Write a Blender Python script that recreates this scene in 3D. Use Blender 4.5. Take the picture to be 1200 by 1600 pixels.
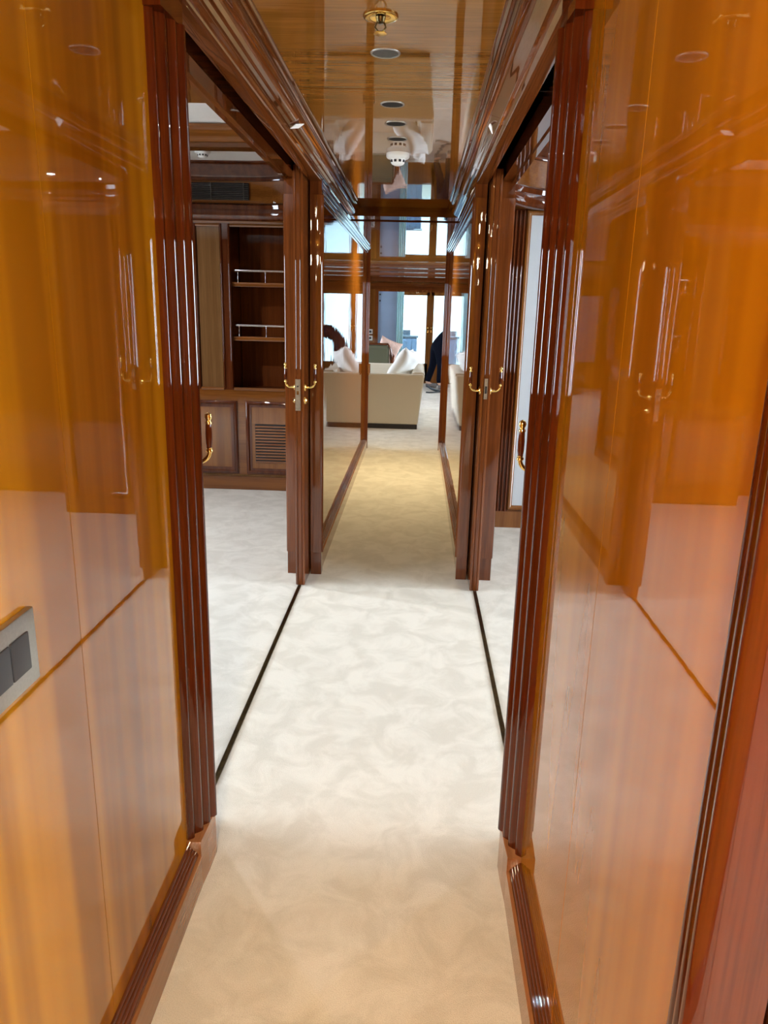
import bpy, bmesh, math, random
from mathutils import Vector, Matrix

random.seed(7)
for o in list(bpy.data.objects):
    bpy.data.objects.remove(o, do_unlink=True)
SC = bpy.context.scene
COL = SC.collection
PI = math.pi

# ------------------------------------------------------------------ camera
CAM_H = 1.42
FPX = 1160.0
yaw, pitch, roll = -0.03767, 0.26419, 0.02452
cam = bpy.data.cameras.new('camera')
cam.sensor_fit = 'VERTICAL'
cam.sensor_height = 36.0
cam.lens = FPX / 1600.0 * 36.0
cam.clip_start = 0.02
cam.clip_end = 200
camo = bpy.data.objects.new('camera', cam)
COL.objects.link(camo)
cy, sy, cp, sp, cr, sr = (math.cos(yaw), math.sin(yaw), math.cos(pitch), math.sin(pitch), math.cos(roll), math.sin(roll))
fwd = Vector((sy * cp, cy * cp, -sp))
rt0 = Vector((cy, -sy, 0))
up0 = rt0.cross(fwd)
rt = rt0 * cr + up0 * sr
upv = -rt0 * sr + up0 * cr
m = Matrix((rt, upv, -fwd)).transposed().to_4x4()
m.translation = Vector((0, 0, CAM_H))
camo.matrix_world = m
SC.camera = camo

# ------------------------------------------------------------------ world and exposure
SC.view_settings.view_transform = 'Standard'
SC.view_settings.look = 'None'
SC.view_settings.exposure = 1.25
SC.view_settings.gamma = 1.0
SC.view_settings.use_curve_mapping = False
W = bpy.data.worlds.new('world')
SC.world = W
W.use_nodes = True
bg = W.node_tree.nodes['Background']
bg.inputs[0].default_value = (0.80, 0.905, 1.0, 1)
bg.inputs[1].default_value = 13.0


def portal(loc, rot, sx, sz):
    l = bpy.data.lights.new('window_daylight', 'AREA')
    l.shape = 'RECTANGLE'
    l.size = sx
    l.size_y = sz
    l.cycles.is_portal = True
    o = bpy.data.objects.new('window_daylight', l)
    o.location = loc
    o.rotation_euler = rot
    COL.objects.link(o)


# portals sit in the real window openings; -Z of the light looks into the room
portal((-4.62, 2.1, 1.35), (0, -PI / 2, 0), 1.3, 3.0)      # left cabin window
portal((4.42, 2.475, 1.35), (0, PI / 2, 0), 1.3, 3.05)       # right cabin window
portal((-3.62, 11.5, 1.3), (0, -PI / 2, 0), 1.2, 5.0)      # saloon side windows
portal((3.62, 11.5, 1.3), (0, PI / 2, 0), 1.2, 5.0)
portal((0.05, 15.62, 0.95), (-PI / 2, 0, 0), 1.76, 1.78)  # aft doors
portal((2.62, -0.9, 1.3), (0, PI / 2, 0), 1.5, 2.2)        # lobby window on the right behind the camera


# ------------------------------------------------------------------ materials
def new_mat(name):
    mt = bpy.data.materials.new(name)
    mt.use_nodes = True
    nt = mt.node_tree
    return mt, nt, nt.nodes['Principled BSDF']


def setp(b, **k):
    names = dict(color='Base Color', rough='Roughness', metal='Metallic', coat='Coat Weight', coat_rough='Coat Roughness',
                 coat_ior='Coat IOR', ior='IOR', sheen='Sheen Weight', trans='Transmission Weight', alpha='Alpha', spec='Specular IOR Level')
    for a, v in k.items():
        s = b.inputs[names[a]]
        s.default_value = (*v, 1) if a == 'color' else v


def plain(name, color, rough=0.5, metal=0.0, coat=0.0, vary=0.06, scale=40, bump=0.0):
    mt, nt, b = new_mat(name)
    setp(b, color=color, rough=rough, metal=metal, coat=coat, coat_rough=0.03)
    tc = nt.nodes.new('ShaderNodeTexCoord')
    n = nt.nodes.new('ShaderNodeTexNoise')
    n.inputs['Scale'].default_value = scale
    n.inputs['Detail'].default_value = 4
    nt.links.new(tc.outputs['Object'], n.inputs['Vector'])
    r = nt.nodes.new('ShaderNodeValToRGB')
    r.color_ramp.elements[0].position = 0.3
    r.color_ramp.elements[1].position = 0.7
    r.color_ramp.elements[0].color = (*[c * (1 - vary) for c in color], 1)
    r.color_ramp.elements[1].color = (*[min(1, c * (1 + vary)) for c in color], 1)
    nt.links.new(n.outputs['Fac'], r.inputs['Fac'])
    nt.links.new(r.outputs['Color'], b.inputs['Base Color'])
    if bump:
        bp = nt.nodes.new('ShaderNodeBump')
        bp.inputs['Strength'].default_value = bump
        bp.inputs['Distance'].default_value = 0.004
        nt.links.new(n.outputs['Fac'], bp.inputs['Height'])
        nt.links.new(bp.outputs['Normal'], b.inputs['Normal'])
    return mt


def wood(name, dark, light, grain='Z', band=16.0, fine=220.0, coat=1.0, rough=0.4, coat_ior=1.6, wav=0.012, bandmix=0.65, coat_rough=0.015, wavscale=9.0, fineb=7e-6, ramp=(0.36, 0.64), det=4, bdet=3):
    """lacquered wood; grain runs along the given axis"""
    mt, nt, b = new_mat(name)
    N = nt.nodes.new
    L = nt.links.new
    tc = N('ShaderNodeTexCoord')

    def mapped(sc_across, sc_along):
        mp = N('ShaderNodeMapping')
        s = [sc_across] * 3
        s['XYZ'.index(grain)] = sc_along
        mp.inputs['Scale'].default_value = s
        mp.inputs['Location'].default_value = (0.37, 5.43, 0.19)
        L(tc.outputs['Object'], mp.inputs['Vector'])
        return mp
    nb = N('ShaderNodeTexNoise')
    nb.inputs['Scale'].default_value = 1.0
    nb.inputs['Detail'].default_value = bdet
    nb.inputs['Distortion'].default_value = 0.0
    L(mapped(band, band * 0.018).outputs['Vector'], nb.inputs['Vector'])
    nf = N('ShaderNodeTexNoise')
    nf.inputs['Scale'].default_value = 1.0
    nf.inputs['Detail'].default_value = det
    L(mapped(fine, fine * 0.03).outputs['Vector'], nf.inputs['Vector'])
    mx = N('ShaderNodeMix')
    mx.inputs['Factor'].default_value = 1 - bandmix
    L(nb.outputs['Fac'], mx.inputs[2])
    L(nf.outputs['Fac'], mx.inputs[3])
    r = N('ShaderNodeValToRGB')
    e = r.color_ramp.elements
    r.color_ramp.interpolation = 'EASE'
    e[0].position = ramp[0]
    e[0].color = (*dark, 1)
    e[1].position = ramp[1]
    e[1].color = (*light, 1)
    L(mx.outputs[0], r.inputs['Fac'])
    L(r.outputs['Color'], b.inputs['Base Color'])
    setp(b, rough=rough, coat=coat, coat_rough=coat_rough, coat_ior=coat_ior, spec=0.0)
    nw = N('ShaderNodeTexNoise')
    nw.inputs['Scale'].default_value = 1.0
    nw.inputs['Detail'].default_value = 2
    L(mapped(wavscale, wavscale * 0.35).outputs['Vector'], nw.inputs['Vector'])
    bp = N('ShaderNodeBump')
    bp.inputs['Strength'].default_value = 1.0
    bp.inputs['Distance'].default_value = wav * 0.03
    L(nw.outputs['Fac'], bp.inputs['Height'])
    bp2 = N('ShaderNodeBump')
    bp2.inputs['Strength'].default_value = 1.0
    bp2.inputs['Distance'].default_value = fineb
    L(nf.outputs['Fac'], bp2.inputs['Height'])
    L(bp.outputs['Normal'], bp2.inputs['Normal'])
    if fineb > 0:
        L(bp2.outputs['Normal'], b.inputs['Coat Normal'])
    elif wav > 0:
        L(bp.outputs['Normal'], b.inputs['Coat Normal'])
    return mt


M = {}
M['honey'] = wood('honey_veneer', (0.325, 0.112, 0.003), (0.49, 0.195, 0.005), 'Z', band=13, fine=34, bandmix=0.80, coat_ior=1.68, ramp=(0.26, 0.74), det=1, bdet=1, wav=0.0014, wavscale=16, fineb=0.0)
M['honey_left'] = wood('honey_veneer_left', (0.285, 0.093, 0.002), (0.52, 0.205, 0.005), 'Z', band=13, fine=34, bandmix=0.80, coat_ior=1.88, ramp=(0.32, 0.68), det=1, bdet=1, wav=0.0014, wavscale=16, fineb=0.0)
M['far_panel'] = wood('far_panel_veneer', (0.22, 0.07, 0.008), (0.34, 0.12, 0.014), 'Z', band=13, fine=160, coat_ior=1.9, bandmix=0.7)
M['mahog'] = wood('mahogany', (0.050, 0.0075, 0.002), (0.100, 0.017, 0.004), 'Z', band=20, fine=260)
M['mahog_y'] = wood('mahogany_lengthwise', (0.075, 0.018, 0.004), (0.14, 0.036, 0.008), 'Y', band=20, fine=260)
M['mahog_x'] = wood('mahogany_crosswise', (0.06, 0.014, 0.003), (0.11, 0.026, 0.006), 'X', band=20, fine=260)
M['jamb'] = wood('door_mahogany', (0.085, 0.020, 0.005), (0.155, 0.042, 0.010), 'Z', band=26, fine=240)
M['post'] = wood('end_post_mahogany', (0.075, 0.018, 0.005), (0.14, 0.038, 0.009), 'Z', band=26, fine=240, coat=0.3, rough=0.6)
M['ceil'] = wood('ceiling_veneer', (0.22, 0.085, 0.012), (0.33, 0.135, 0.022), 'X', band=20, fine=200, bandmix=0.45, wav=0.005, coat_ior=1.75)
M['board'] = wood('skirting_wood', (0.26, 0.10, 0.035), (0.36, 0.15, 0.06), 'Y', band=14, fine=200)
M['cab'] = wood('cabinet_wood', (0.15, 0.050, 0.010), (0.23, 0.083, 0.018), 'Z', band=14, fine=200)
M['cab_x'] = wood('cabinet_rail_wood', (0.13, 0.040, 0.007), (0.21, 0.070, 0.013), 'X', band=14, fine=200)
M['cab_dark'] = wood('cabinet_frame_wood', (0.060, 0.013, 0.004), (0.105, 0.025, 0.007), 'Z', band=20, fine=240)
M['niche'] = wood('niche_wood', (0.07, 0.016, 0.004), (0.12, 0.030, 0.007), 'Z', band=20, fine=240, coat=0.4)
M['pale'] = wood('pale_veneer', (0.125, 0.058, 0.019), (0.18, 0.088, 0.032), 'Z', band=16, fine=180, coat=0.5)
M['brass'] = plain('brass', (0.86, 0.62, 0.24), 0.14, 1.0, vary=0.05)
M['gold'] = plain('polished_gold', (0.95, 0.70, 0.24), 0.10, 1.0, vary=0.04)
M['chrome'] = plain('chrome', (0.80, 0.80, 0.80), 0.12, 1.0, vary=0.03)
M['nickel'] = plain('brushed_nickel', (0.50, 0.49, 0.46), 0.38, 1.0, vary=0.06, scale=200)
M['lockplate'] = plain('worn_lock_plate', (0.30, 0.25, 0.19), 0.42, 0.8, vary=0.2, scale=90)
M['bronze'] = plain('dark_bronze', (0.12, 0.085, 0.035), 0.30, 1.0, vary=0.35, scale=30)
M['black'] = plain('black_plastic', (0.012, 0.012, 0.014), 0.45, vary=0.2)
M['recess_shade'] = plain('recess_shade_paint', (0.012, 0.008, 0.006), 0.8, vary=0.2)  # near-black colour stands in for shade inside slots, holes and unlit fittings
M['rocker'] = plain('dark_grey_rocker', (0.035, 0.036, 0.040), 0.4, vary=0.08)
M['white'] = plain('white_plastic', (0.80, 0.79, 0.76), 0.35, vary=0.02)
M['paper'] = plain('white_paper', (0.88, 0.87, 0.86), 0.7, vary=0.02)
M['panel_white'] = plain('white_ceiling_panel', (0.78, 0.75, 0.70), 0.6, vary=0.02, scale=80)
M['grille'] = plain('grey_grille', (0.14, 0.12, 0.10), 0.45, 0.3, vary=0.1)
M['fabric_blue'] = plain('grey_blue_fabric', (0.52, 0.56, 0.60), 0.85, vary=0.07, scale=260, bump=0.15)
M['sofa'] = plain('cream_upholstery', (0.66, 0.61, 0.51), 0.9, vary=0.05, scale=300, bump=0.15)
M['pillow'] = plain('white_cushion_cotton', (0.80, 0.80, 0.79), 0.9, vary=0.03, scale=120, bump=0.1)
M['plinth'] = plain('black_brown_plinth', (0.018, 0.013, 0.012), 0.35, vary=0.2)
M['olive'] = plain('olive_fabric', (0.085, 0.085, 0.05), 0.9, vary=0.1, scale=200, bump=0.1)
M['rose'] = plain('rose_fabric', (0.58, 0.40, 0.34), 0.9, vary=0.15, scale=50, bump=0.1)
M['navy'] = plain('navy_cloth', (0.003, 0.004, 0.010), 0.95, vary=0.15, scale=80)
setp(M['navy'].node_tree.nodes['Principled BSDF'], spec=0.1)
M['skin'] = plain('skin', (0.55, 0.32, 0.22), 0.5, vary=0.05)
M['hair'] = plain('dark_hair', (0.02, 0.014, 0.01), 0.5, vary=0.3, scale=150)
M['shoe'] = plain('pale_shoe', (0.16, 0.13, 0.12), 0.6, vary=0.1)
M['bluepane'] = plain('grey_blue_lacquer', (0.22, 0.31, 0.46), 0.25, coat=0.6, vary=0.06, scale=3)
M['curtain'] = plain('pale_blue_curtain', (0.55, 0.80, 0.86), 0.8, vary=0.04)
M['deckgrey'] = plain('grey_deck_paint', (0.16, 0.20, 0.25), 0.6, vary=0.08)
M['deck'] = plain('pale_teak_deck', (0.60, 0.52, 0.40), 0.6, vary=0.1, scale=12)
M['plaster'] = plain('cream_lining', (0.62, 0.57, 0.49), 0.7, vary=0.03)
M['lens'] = plain('frosted_grey_lens', (0.055, 0.058, 0.058), 0.45, vary=0.3, scale=120)


def carpet(name, c1, c2, mark=0.5):
    mt, nt, b = new_mat(name)
    N = nt.nodes.new
    L = nt.links.new
    tc = N('ShaderNodeTexCoord')
    a = N('ShaderNodeTexNoise')          # brushed nap marks
    a.inputs['Scale'].default_value = 7.5
    a.inputs['Detail'].default_value = 5
    a.inputs['Roughness'].default_value = 0.62
    a.inputs['Distortion'].default_value = 0.7
    L(tc.outputs['Object'], a.inputs['Vector'])
    r = N('ShaderNodeValToRGB')
    r.color_ramp.elements[0].position = 0.40
    r.color_ramp.elements[1].position = 0.60
    r.color_ramp.elements[0].color = (*c1, 1)
    r.color_ramp.elements[1].color = (*c2, 1)
    L(a.outputs['Fac'], r.inputs['Fac'])
    f = N('ShaderNodeTexNoise')
    f.inputs['Scale'].default_value = 420
    f.inputs['Detail'].default_value = 2
    L(tc.outputs['Object'], f.inputs['Vector'])
    r2 = N('ShaderNodeValToRGB')
    r2.color_ramp.elements[0].position = 0.3
    r2.color_ramp.elements[1].position = 0.7
    r2.color_ramp.elements[0].color = (0.84, 0.83, 0.81, 1)
    r2.color_ramp.elements[1].color = (1, 1, 1, 1)
    L(f.outputs['Fac'], r2.inputs['Fac'])
    mx = N('ShaderNodeMix')
    mx.data_type = 'RGBA'
    mx.blend_type = 'MULTIPLY'
    mx.inputs[0].default_value = 1.0
    L(r.outputs['Color'], mx.inputs[6])
    L(r2.outputs['Color'], mx.inputs[7])
    L(mx.outputs[2], b.inputs['Base Color'])
    setp(b, rough=1.0, sheen=0.15, spec=0.1)
    ad = N('ShaderNodeMath')
    ad.operation = 'MULTIPLY_ADD'
    ad.inputs[1].default_value = 2.2
    L(a.outputs['Fac'], ad.inputs[0])
    L(f.outputs['Fac'], ad.inputs[2])
    bp = N('ShaderNodeBump')
    bp.inputs['Strength'].default_value = mark
    bp.inputs['Distance'].default_value = 0.006
    L(ad.outputs[0], bp.inputs['Height'])
    L(bp.outputs['Normal'], b.inputs['Normal'])
    return mt


M['carpet'] = carpet('cream_carpet', (0.68, 0.625, 0.535), (0.785, 0.73, 0.64))


def glass(name, tint=(1, 1, 1)):
    mt = bpy.data.materials.new(name)
    mt.use_nodes = True
    nt = mt.node_tree
    nt.nodes.clear()
    N = nt.nodes.new
    out = N('ShaderNodeOutputMaterial')
    t = N('ShaderNodeBsdfTransparent')
    t.inputs[0].default_value = (*tint, 1)
    g = N('ShaderNodeBsdfGlossy')
    g.inputs['Roughness'].default_value = 0.02
    fr = N('ShaderNodeFresnel')
    fr.inputs[0].default_value = 1.45
    mx = N('ShaderNodeMixShader')
    nt.links.new(fr.outputs[0], mx.inputs[0])
    nt.links.new(t.outputs[0], mx.inputs[1])
    nt.links.new(g.outputs[0], mx.inputs[2])
    nt.links.new(mx.outputs[0], out.inputs[0])
    return mt


M['glass'] = glass('window_glass', (0.97, 0.99, 1.0))
M['tint'] = glass('tinted_door_glass', (0.27, 0.325, 0.345))
M['halftint'] = glass('tinted_saloon_glass', (0.85, 0.87, 0.88))


# ------------------------------------------------------------------ mesh helpers
class MB:
    def __init__(s):
        s.bm = bmesh.new()

    def face(s, vs):
        try:
            return s.bm.faces.new(vs)
        except ValueError:
            return None

    def box(s, x0, x1, y0, y1, z0, z1):
        c = [(x0, y0, z0), (x1, y0, z0), (x1, y1, z0), (x0, y1, z0), (x0, y0, z1), (x1, y0, z1), (x1, y1, z1), (x0, y1, z1)]
        v = [s.bm.verts.new(p) for p in c]
        for f in ((3, 2, 1, 0), (4, 5, 6, 7), (0, 1, 5, 4), (1, 2, 6, 5), (2, 3, 7, 6), (3, 0, 4, 7)):
            s.face([v[i] for i in f])
        return s

    def rbox(s, x0, x1, y0, y1, z0, z1, r=0.01, seg=3):
        t = MB().box(x0, x1, y0, y1, z0, z1)
        bmesh.ops.bevel(t.bm, geom=list(t.bm.edges), offset=r, segments=seg, affect='EDGES', profile=0.6)
        s.merge(t)
        return s

    def merge(s, t):
        mp = {}
        for v in t.bm.verts:
            mp[v] = s.bm.verts.new(v.co)
        for f in t.bm.faces:
            s.face([mp[v] for v in f.verts])
        t.bm.free()

    def prism(s, pts, axis, a, b):
        """pts: closed 2-D outline; axis 'Z' -> (x,y), 'Y' -> (x,z), 'X' -> (y,z)"""
        def P(p, t):
            return {'Z': (p[0], p[1], t), 'Y': (p[0], t, p[1]), 'X': (t, p[0], p[1])}[axis]
        A = [s.bm.verts.new(P(p, a)) for p in pts]
        B = [s.bm.verts.new(P(p, b)) for p in pts]
        n = len(pts)
        for i in range(n):
            s.face([A[i], A[(i + 1) % n], B[(i + 1) % n], B[i]])
        s.face(A[::-1])
        s.face(B)
        return s

    def sweep(s, path, prof, closed=True):
        """path: list of ((x,y),(nx,ny)); prof: (offset along n, z) outline"""
        rings = []
        for (x, y), (nx, ny) in path:
            rings.append([s.bm.verts.new((x + nx * o, y + ny * o, z)) for o, z in prof])
        n = len(prof)
        for a, b in zip(rings, rings[1:]):
            for i in range(n if closed else n - 1):
                s.face([a[i], a[(i + 1) % n], b[(i + 1) % n], b[i]])
        if closed:
            s.face(rings[0][::-1])
            s.face(rings[-1])
        return s

    def tube(s, pts, r, seg=12, cap=True):
        pts = [Vector(p) for p in pts]
        rr = r if isinstance(r, (list, tuple)) else [r] * len(pts)
        rings = []
        prev = None
        for i, p in enumerate(pts):
            t = (pts[min(i + 1, len(pts) - 1)] - pts[max(i - 1, 0)]).normalized()
            if prev is None:
                u = t.orthogonal().normalized()
            else:
                u = (prev - t * prev.dot(t)).normalized()
            prev = u
            w = t.cross(u)
            rings.append([s.bm.verts.new(p + (u * math.cos(2 * PI * k / seg) + w * math.sin(2 * PI * k / seg)) * rr[i]) for k in range(seg)])
        for a, b in zip(rings, rings[1:]):
            for k in range(seg):
                s.face([a[k], a[(k + 1) % seg], b[(k + 1) % seg], b[k]])
        if cap:
            s.face(rings[0][::-1])
            s.face(rings[-1])
        return s

    def lathe(s, prof, org, axis=(0, 0, 1), seg=28):
        """prof: (radius, height along axis)"""
        ax = Vector(axis).normalized()
        u = ax.orthogonal().normalized()
        w = ax.cross(u)
        o = Vector(org)
        rings = []
        for r, h in prof:
            if r < 1e-6:
                rings.append([s.bm.verts.new(o + ax * h)])
            else:
                rings.append([s.bm.verts.new(o + ax * h + (u * math.cos(2 * PI * k / seg) + w * math.sin(2 * PI * k / seg)) * r) for k in range(seg)])
        for a, b in zip(rings, rings[1:]):
            for k in range(seg):
                k2 = (k + 1) % seg
                if len(a) == 1 and len(b) == 1:
                    continue
                if len(a) == 1:
                    s.face([a[0], b[k2], b[k]])
                elif len(b) == 1:
                    s.face([a[k], a[k2], b[0]])
                else:
                    s.face([a[k], a[k2], b[k2], b[k]])
        if len(rings[0]) > 1:
            s.face(rings[0][::-1])
        if len(rings[-1]) > 1:
            s.face(rings[-1])
        return s

    def ball(s, c, r, seg=16, sz=1.0):
        n = seg // 2
        return s.lathe([(r * math.sin(PI * i / n), -r * sz * math.cos(PI * i / n)) for i in range(n + 1)], c, seg=seg)

    def build(s, name, mat, parent=None, smooth=35):
        bmesh.ops.recalc_face_normals(s.bm, faces=list(s.bm.faces))
        me = bpy.data.meshes.new(name)
        s.bm.to_mesh(me)
        s.bm.free()
        me.materials.append(mat)
        if smooth:
            for p in me.polygons:
                p.use_smooth = True
            me.set_sharp_from_angle(angle=math.radians(smooth))
        o = bpy.data.objects.new(name, me)
        COL.objects.link(o)
        if parent is not None:
            o.parent = parent
            o.matrix_parent_inverse = Matrix.Translation(parent.location).inverted() if parent.parent is None else Matrix.Identity(4)
        return o


def tag(o, label, cat, group=None):
    o['label'] = label
    o['category'] = cat
    if group:
        o['group'] = group
    return o


def thing(name, label, cat, loc=(0, 0, 0), group=None):
    o = bpy.data.objects.new(name, None)
    o.empty_display_size = 0.1
    o.location = loc
    COL.objects.link(o)
    return tag(o, label, cat, group)


def struct(name, mb, mat, label=None, parent=None, smooth=35):
    o = mb.build(name, mat, parent, smooth)
    o['kind'] = 'structure'
    if label:
        o['label'] = label
    return o


def copy_tree(o, dx, parent=None):
    c = o.copy()
    COL.objects.link(c)
    c.parent = parent
    if parent is None:
        c.location = Vector(o.location) + Vector(dx)
    for ch in o.children:
        copy_tree(ch, dx, c)
    return c


# ------------------------------------------------------------------ plan (metres; camera over 0,0)
PL, PR = -0.53, 0.30            # lacquered panel faces
Y1, Y2 = 1.682, 3.87            # reveals of the door openings
CE = 2.10                       # passage ceiling
HD = 2.02                       # underside of the door header
YE = 7.84                       # end of the passage
RC = 2.43                       # cabin ceiling

# floor -----------------------------------------------------------------
fl = MB().box(-4.7, 4.5, -3.2, 15.7, -0.12, 0.0)
struct('floor', fl, M['carpet'], 'cream cut-pile carpet running through the passage and the cabins', smooth=0)
struct('floor_2', MB().box(-3.6, 3.6, 15.7, 20.5, -0.14, -0.02), M['deck'], 'pale deck outside the bright aft doors', smooth=0)

# passage walls: lacquered corridor skin + cabin skin, pocket between ---------
wl = MB()
wl.box(PL - 0.015, PL, -3.0, 1.091, 0, 2.06)
wl.box(PL - 0.015, PL, 1.093, 1.60, 0, 2.06)
wl.box(PL - 0.02, PL - 0.004, 1.05, 1.13, 0, 2.06)
struct('wall_left', wl, M['honey_left'], 'glossy honey veneer wall panel beside the light switch', smooth=0)
wr = MB()
wr.box(PR, PR + 0.015, 0.635, 1.124, 0, 2.06)
wr.box(PR, PR + 0.015, 1.1262, 1.60, 0, 2.06)
wr.box(PR + 0.004, PR + 0.02, 1.08, 1.16, 0, 2.06)
struct('wall_right', wr, M['honey'], 'glossy honey veneer wall panel on the right near the camera', smooth=0)
struct('wall_left_rear', MB().box(-0.67, -0.605, -3.0, 1.60, 0, 2.6), M['mahog'], 'cabin side of the near left partition', smooth=0)
struct('wall_right_rear', MB().box(0.385, 0.43, 0.60, 1.60, 0, 2.6), M['mahog'], 'cabin side of the near right partition', smooth=0)
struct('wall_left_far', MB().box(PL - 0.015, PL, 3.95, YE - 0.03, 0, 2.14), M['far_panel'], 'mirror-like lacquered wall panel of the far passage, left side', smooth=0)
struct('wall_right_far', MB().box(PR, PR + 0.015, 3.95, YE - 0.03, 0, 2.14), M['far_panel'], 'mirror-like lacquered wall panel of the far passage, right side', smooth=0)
struct('wall_left_far_rear', MB().box(-0.655, -0.605, 3.95, 8.0, 0, 2.6), M['mahog'], 'cabin side of the far left partition', smooth=0)
struct('wall_right_far_rear', MB().box(0.385, 0.43, 3.95, 8.0, 0, 2.6), M['mahog'], 'cabin side of the far right partition', smooth=0)
# panels above the openings on the cabin side
struct('wall_left_over', MB().box(-0.655, -0.605, 1.60, 3.95, 2.07, 2.6), M['mahog_y'], 'panel above the left opening, cabin side', smooth=0)
struct('wall_right_over', MB().box(0.385, 0.43, 1.60, 3.95, 2.07, 2.6), M['mahog_y'], 'panel above the right opening, cabin side', smooth=0)

# ceiling ---------------------------------------------------------------
ce = MB()
ce.box(-0.62, 0.39, -3.0, 2.619, CE, CE + 0.05)
ce.box(-0.62, 0.39, 2.626, 5.42, CE, CE + 0.05)
ce.box(-0.62, 0.39, 2.55, 2.70, CE + 0.03, CE + 0.06)
struct('ceiling', ce, M['ceil'], 'glossy wood ceiling of the passage with one cross joint', smooth=0)
struct('ceiling_roof', MB().box(-4.8, 4.6, -3.3, 8.1, 2.62, 2.70), M['plaster'], 'deckhead above the cabins', smooth=0)
# dropped beam across the passage end
bmz = MB()
bmz.box(-0.62, 0.39, 5.40, 5.62, 2.043, CE + 0.04)
bmz.box(-0.62, 0.39, 5.66, 6.20, 2.036, CE + 0.04)
bmz.box(-0.62, 0.39, 5.60, 5.68, 2.07, CE + 0.04)
struct('trim_1', bmz, M['mahog_x'], 'dark wood beam crossing the passage ceiling at its far end')
struct('ceiling_saloon', MB().box(-3.6, 3.6, 6.18, 15.7, 2.13, 2.2), M['ceil'], 'glossy wood ceiling of the saloon', smooth=0)


# crown mouldings ---------------------------------------------------------
def crown(sgn):
    # offsets measured from panel face, mirrored for the right side
    base = PL if sgn < 0 else PR

    def X(v):
        return base + v * (-sgn)      # v > 0 goes into the passage
    pts = [(-0.015, HD), (0.036, HD), (0.042, HD + 0.004), (0.042, HD + 0.012), (0.047, HD + 0.016), (0.047, HD + 0.022), (0.056, HD + 0.024)]
    for k in range(9):                # convex swelling
        t = k / 8
        a = -PI / 2 + t * PI / 2 * 1.1
        pts.append((0.060 + 0.040 * t + 0.010 * math.sin(PI * t), HD + 0.026 + 0.038 * t - 0.007 * math.sin(PI * t)))
    pts += [(0.106, HD + 0.064), (0.110, HD + 0.062), (0.114, HD + 0.064), (0.115, HD + 0.070), (0.112, HD + 0.074), (0.124, HD + 0.075), (0.127, HD + 0.077), (0.127, HD + 0.1), (-0.015, HD + 0.1)]
    P = [(X(a), b) for a, b in pts]
    m_ = MB()
    m_.prism(P, 'Y', -3.0, 2.715)
    m_.prism(P, 'Y', 2.718, 5.41)
    return m_


struct('trim_2', crown(-1), M['mahog_y'], 'dark crown moulding along the left edge of the passage ceiling', smooth=40)
struct('trim_3', crown(1), M['mahog_y'], 'dark crown moulding along the right edge of the passage ceiling', smooth=40)
# header boards beyond the door track slot, cabin side of the opening
struct('trim_4', MB().box(-0.668, -0.602, 1.60, 3.95, 2.035, 2.10).box(-0.676, -0.655, 1.60, 3.95, 2.026, 2.09), M['mahog_y'], 'outer header board above the left opening')
struct('trim_5', MB().box(0.383, 0.44, 1.60, 3.95, 2.035, 2.10).box(0.428, 0.45, 1.60, 3.95, 2.026, 2.09), M['mahog_y'], 'outer header board above the right opening')
struct('trim_6', MB().box(-0.607, -0.543, 0.5, 5.0, 2.10, 2.15).box(0.313, 0.387, 0.5, 5.0, 2.10, 2.15), M['recess_shade'], 'dark door track recess above the openings')  # dark boards paint the shade up inside the track slots


# reeded casings ---------------------------------------------------------
def reeds(vs):
    """plan outline of the reeded casing: (u along passage towards the opening, v into the passage)"""
    out = [(0.0, 0.0)]
    for u0, u1, v0, v1, h in ((0.0, 0.024, 0.0, 0.006, 0.009), (0.024, 0.058, 0.007, 0.016, 0.012), (0.058, 0.088, 0.018, 0.026, 0.010), (0.088, 0.122, 0.026, 0.030, 0.012)):
        n = 9
        for k in range(n + 1):
            t = k / n
            out.append((u0 + (u1 - u0) * t, (v0 + (v1 - v0) * t + h * math.sin(PI * t)) * vs))
        out.append((u1 + 0.0005, (v1 - 0.003) * vs))
    out += [(0.1235, 0.030 * vs), (0.125, 0.026 * vs), (0.125, -0.015), (0.0, -0.015)]
    return out


def casing(face, vdir, yrev, udir, slot, vs, name, label, mat, pm=None):
    """face: panel x; vdir +-1 into the open; yrev: y of the reveal; udir +-1 from panel towards the reveal"""
    ys = yrev - udir * 0.125
    pm = pm or mat
    P = [(face + vdir * v, ys + udir * u) for u, v in reeds(vs)]
    P = [(slot if abs(x - (face - vdir * 0.015)) < 1e-6 else x, y) for x, y in P]
    m_ = MB()
    m_.prism(P, 'Z', 0.128, 1.96)
    # plinth and top block
    Q = [(slot, ys - udir * 0.004), (face + vdir * 0.034, ys - udir * 0.004), (face + vdir * max(0.036, 0.032 * vs), ys + udir * 0.05), (face + vdir * max(0.037, 0.033 * vs), yrev - udir * 0.006),
         (slot, yrev - udir * 0.006)]
    if vs < 1:
        Q = [(slot, ys - udir * 0.004), (face + vdir * 0.016, ys - udir * 0.004), (face + vdir * 0.018, yrev - udir * 0.006), (slot, yrev - udir * 0.006)]
    o = struct(name, m_, mat, label, smooth=50)
    MB().prism(Q, 'Z', 0.0, 0.130).build('plinth_block', pm, o, 0)
    MB().prism(Q, 'Z', 1.958, HD + 0.02).build('top_block', mat, o, 0)
    return o


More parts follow.
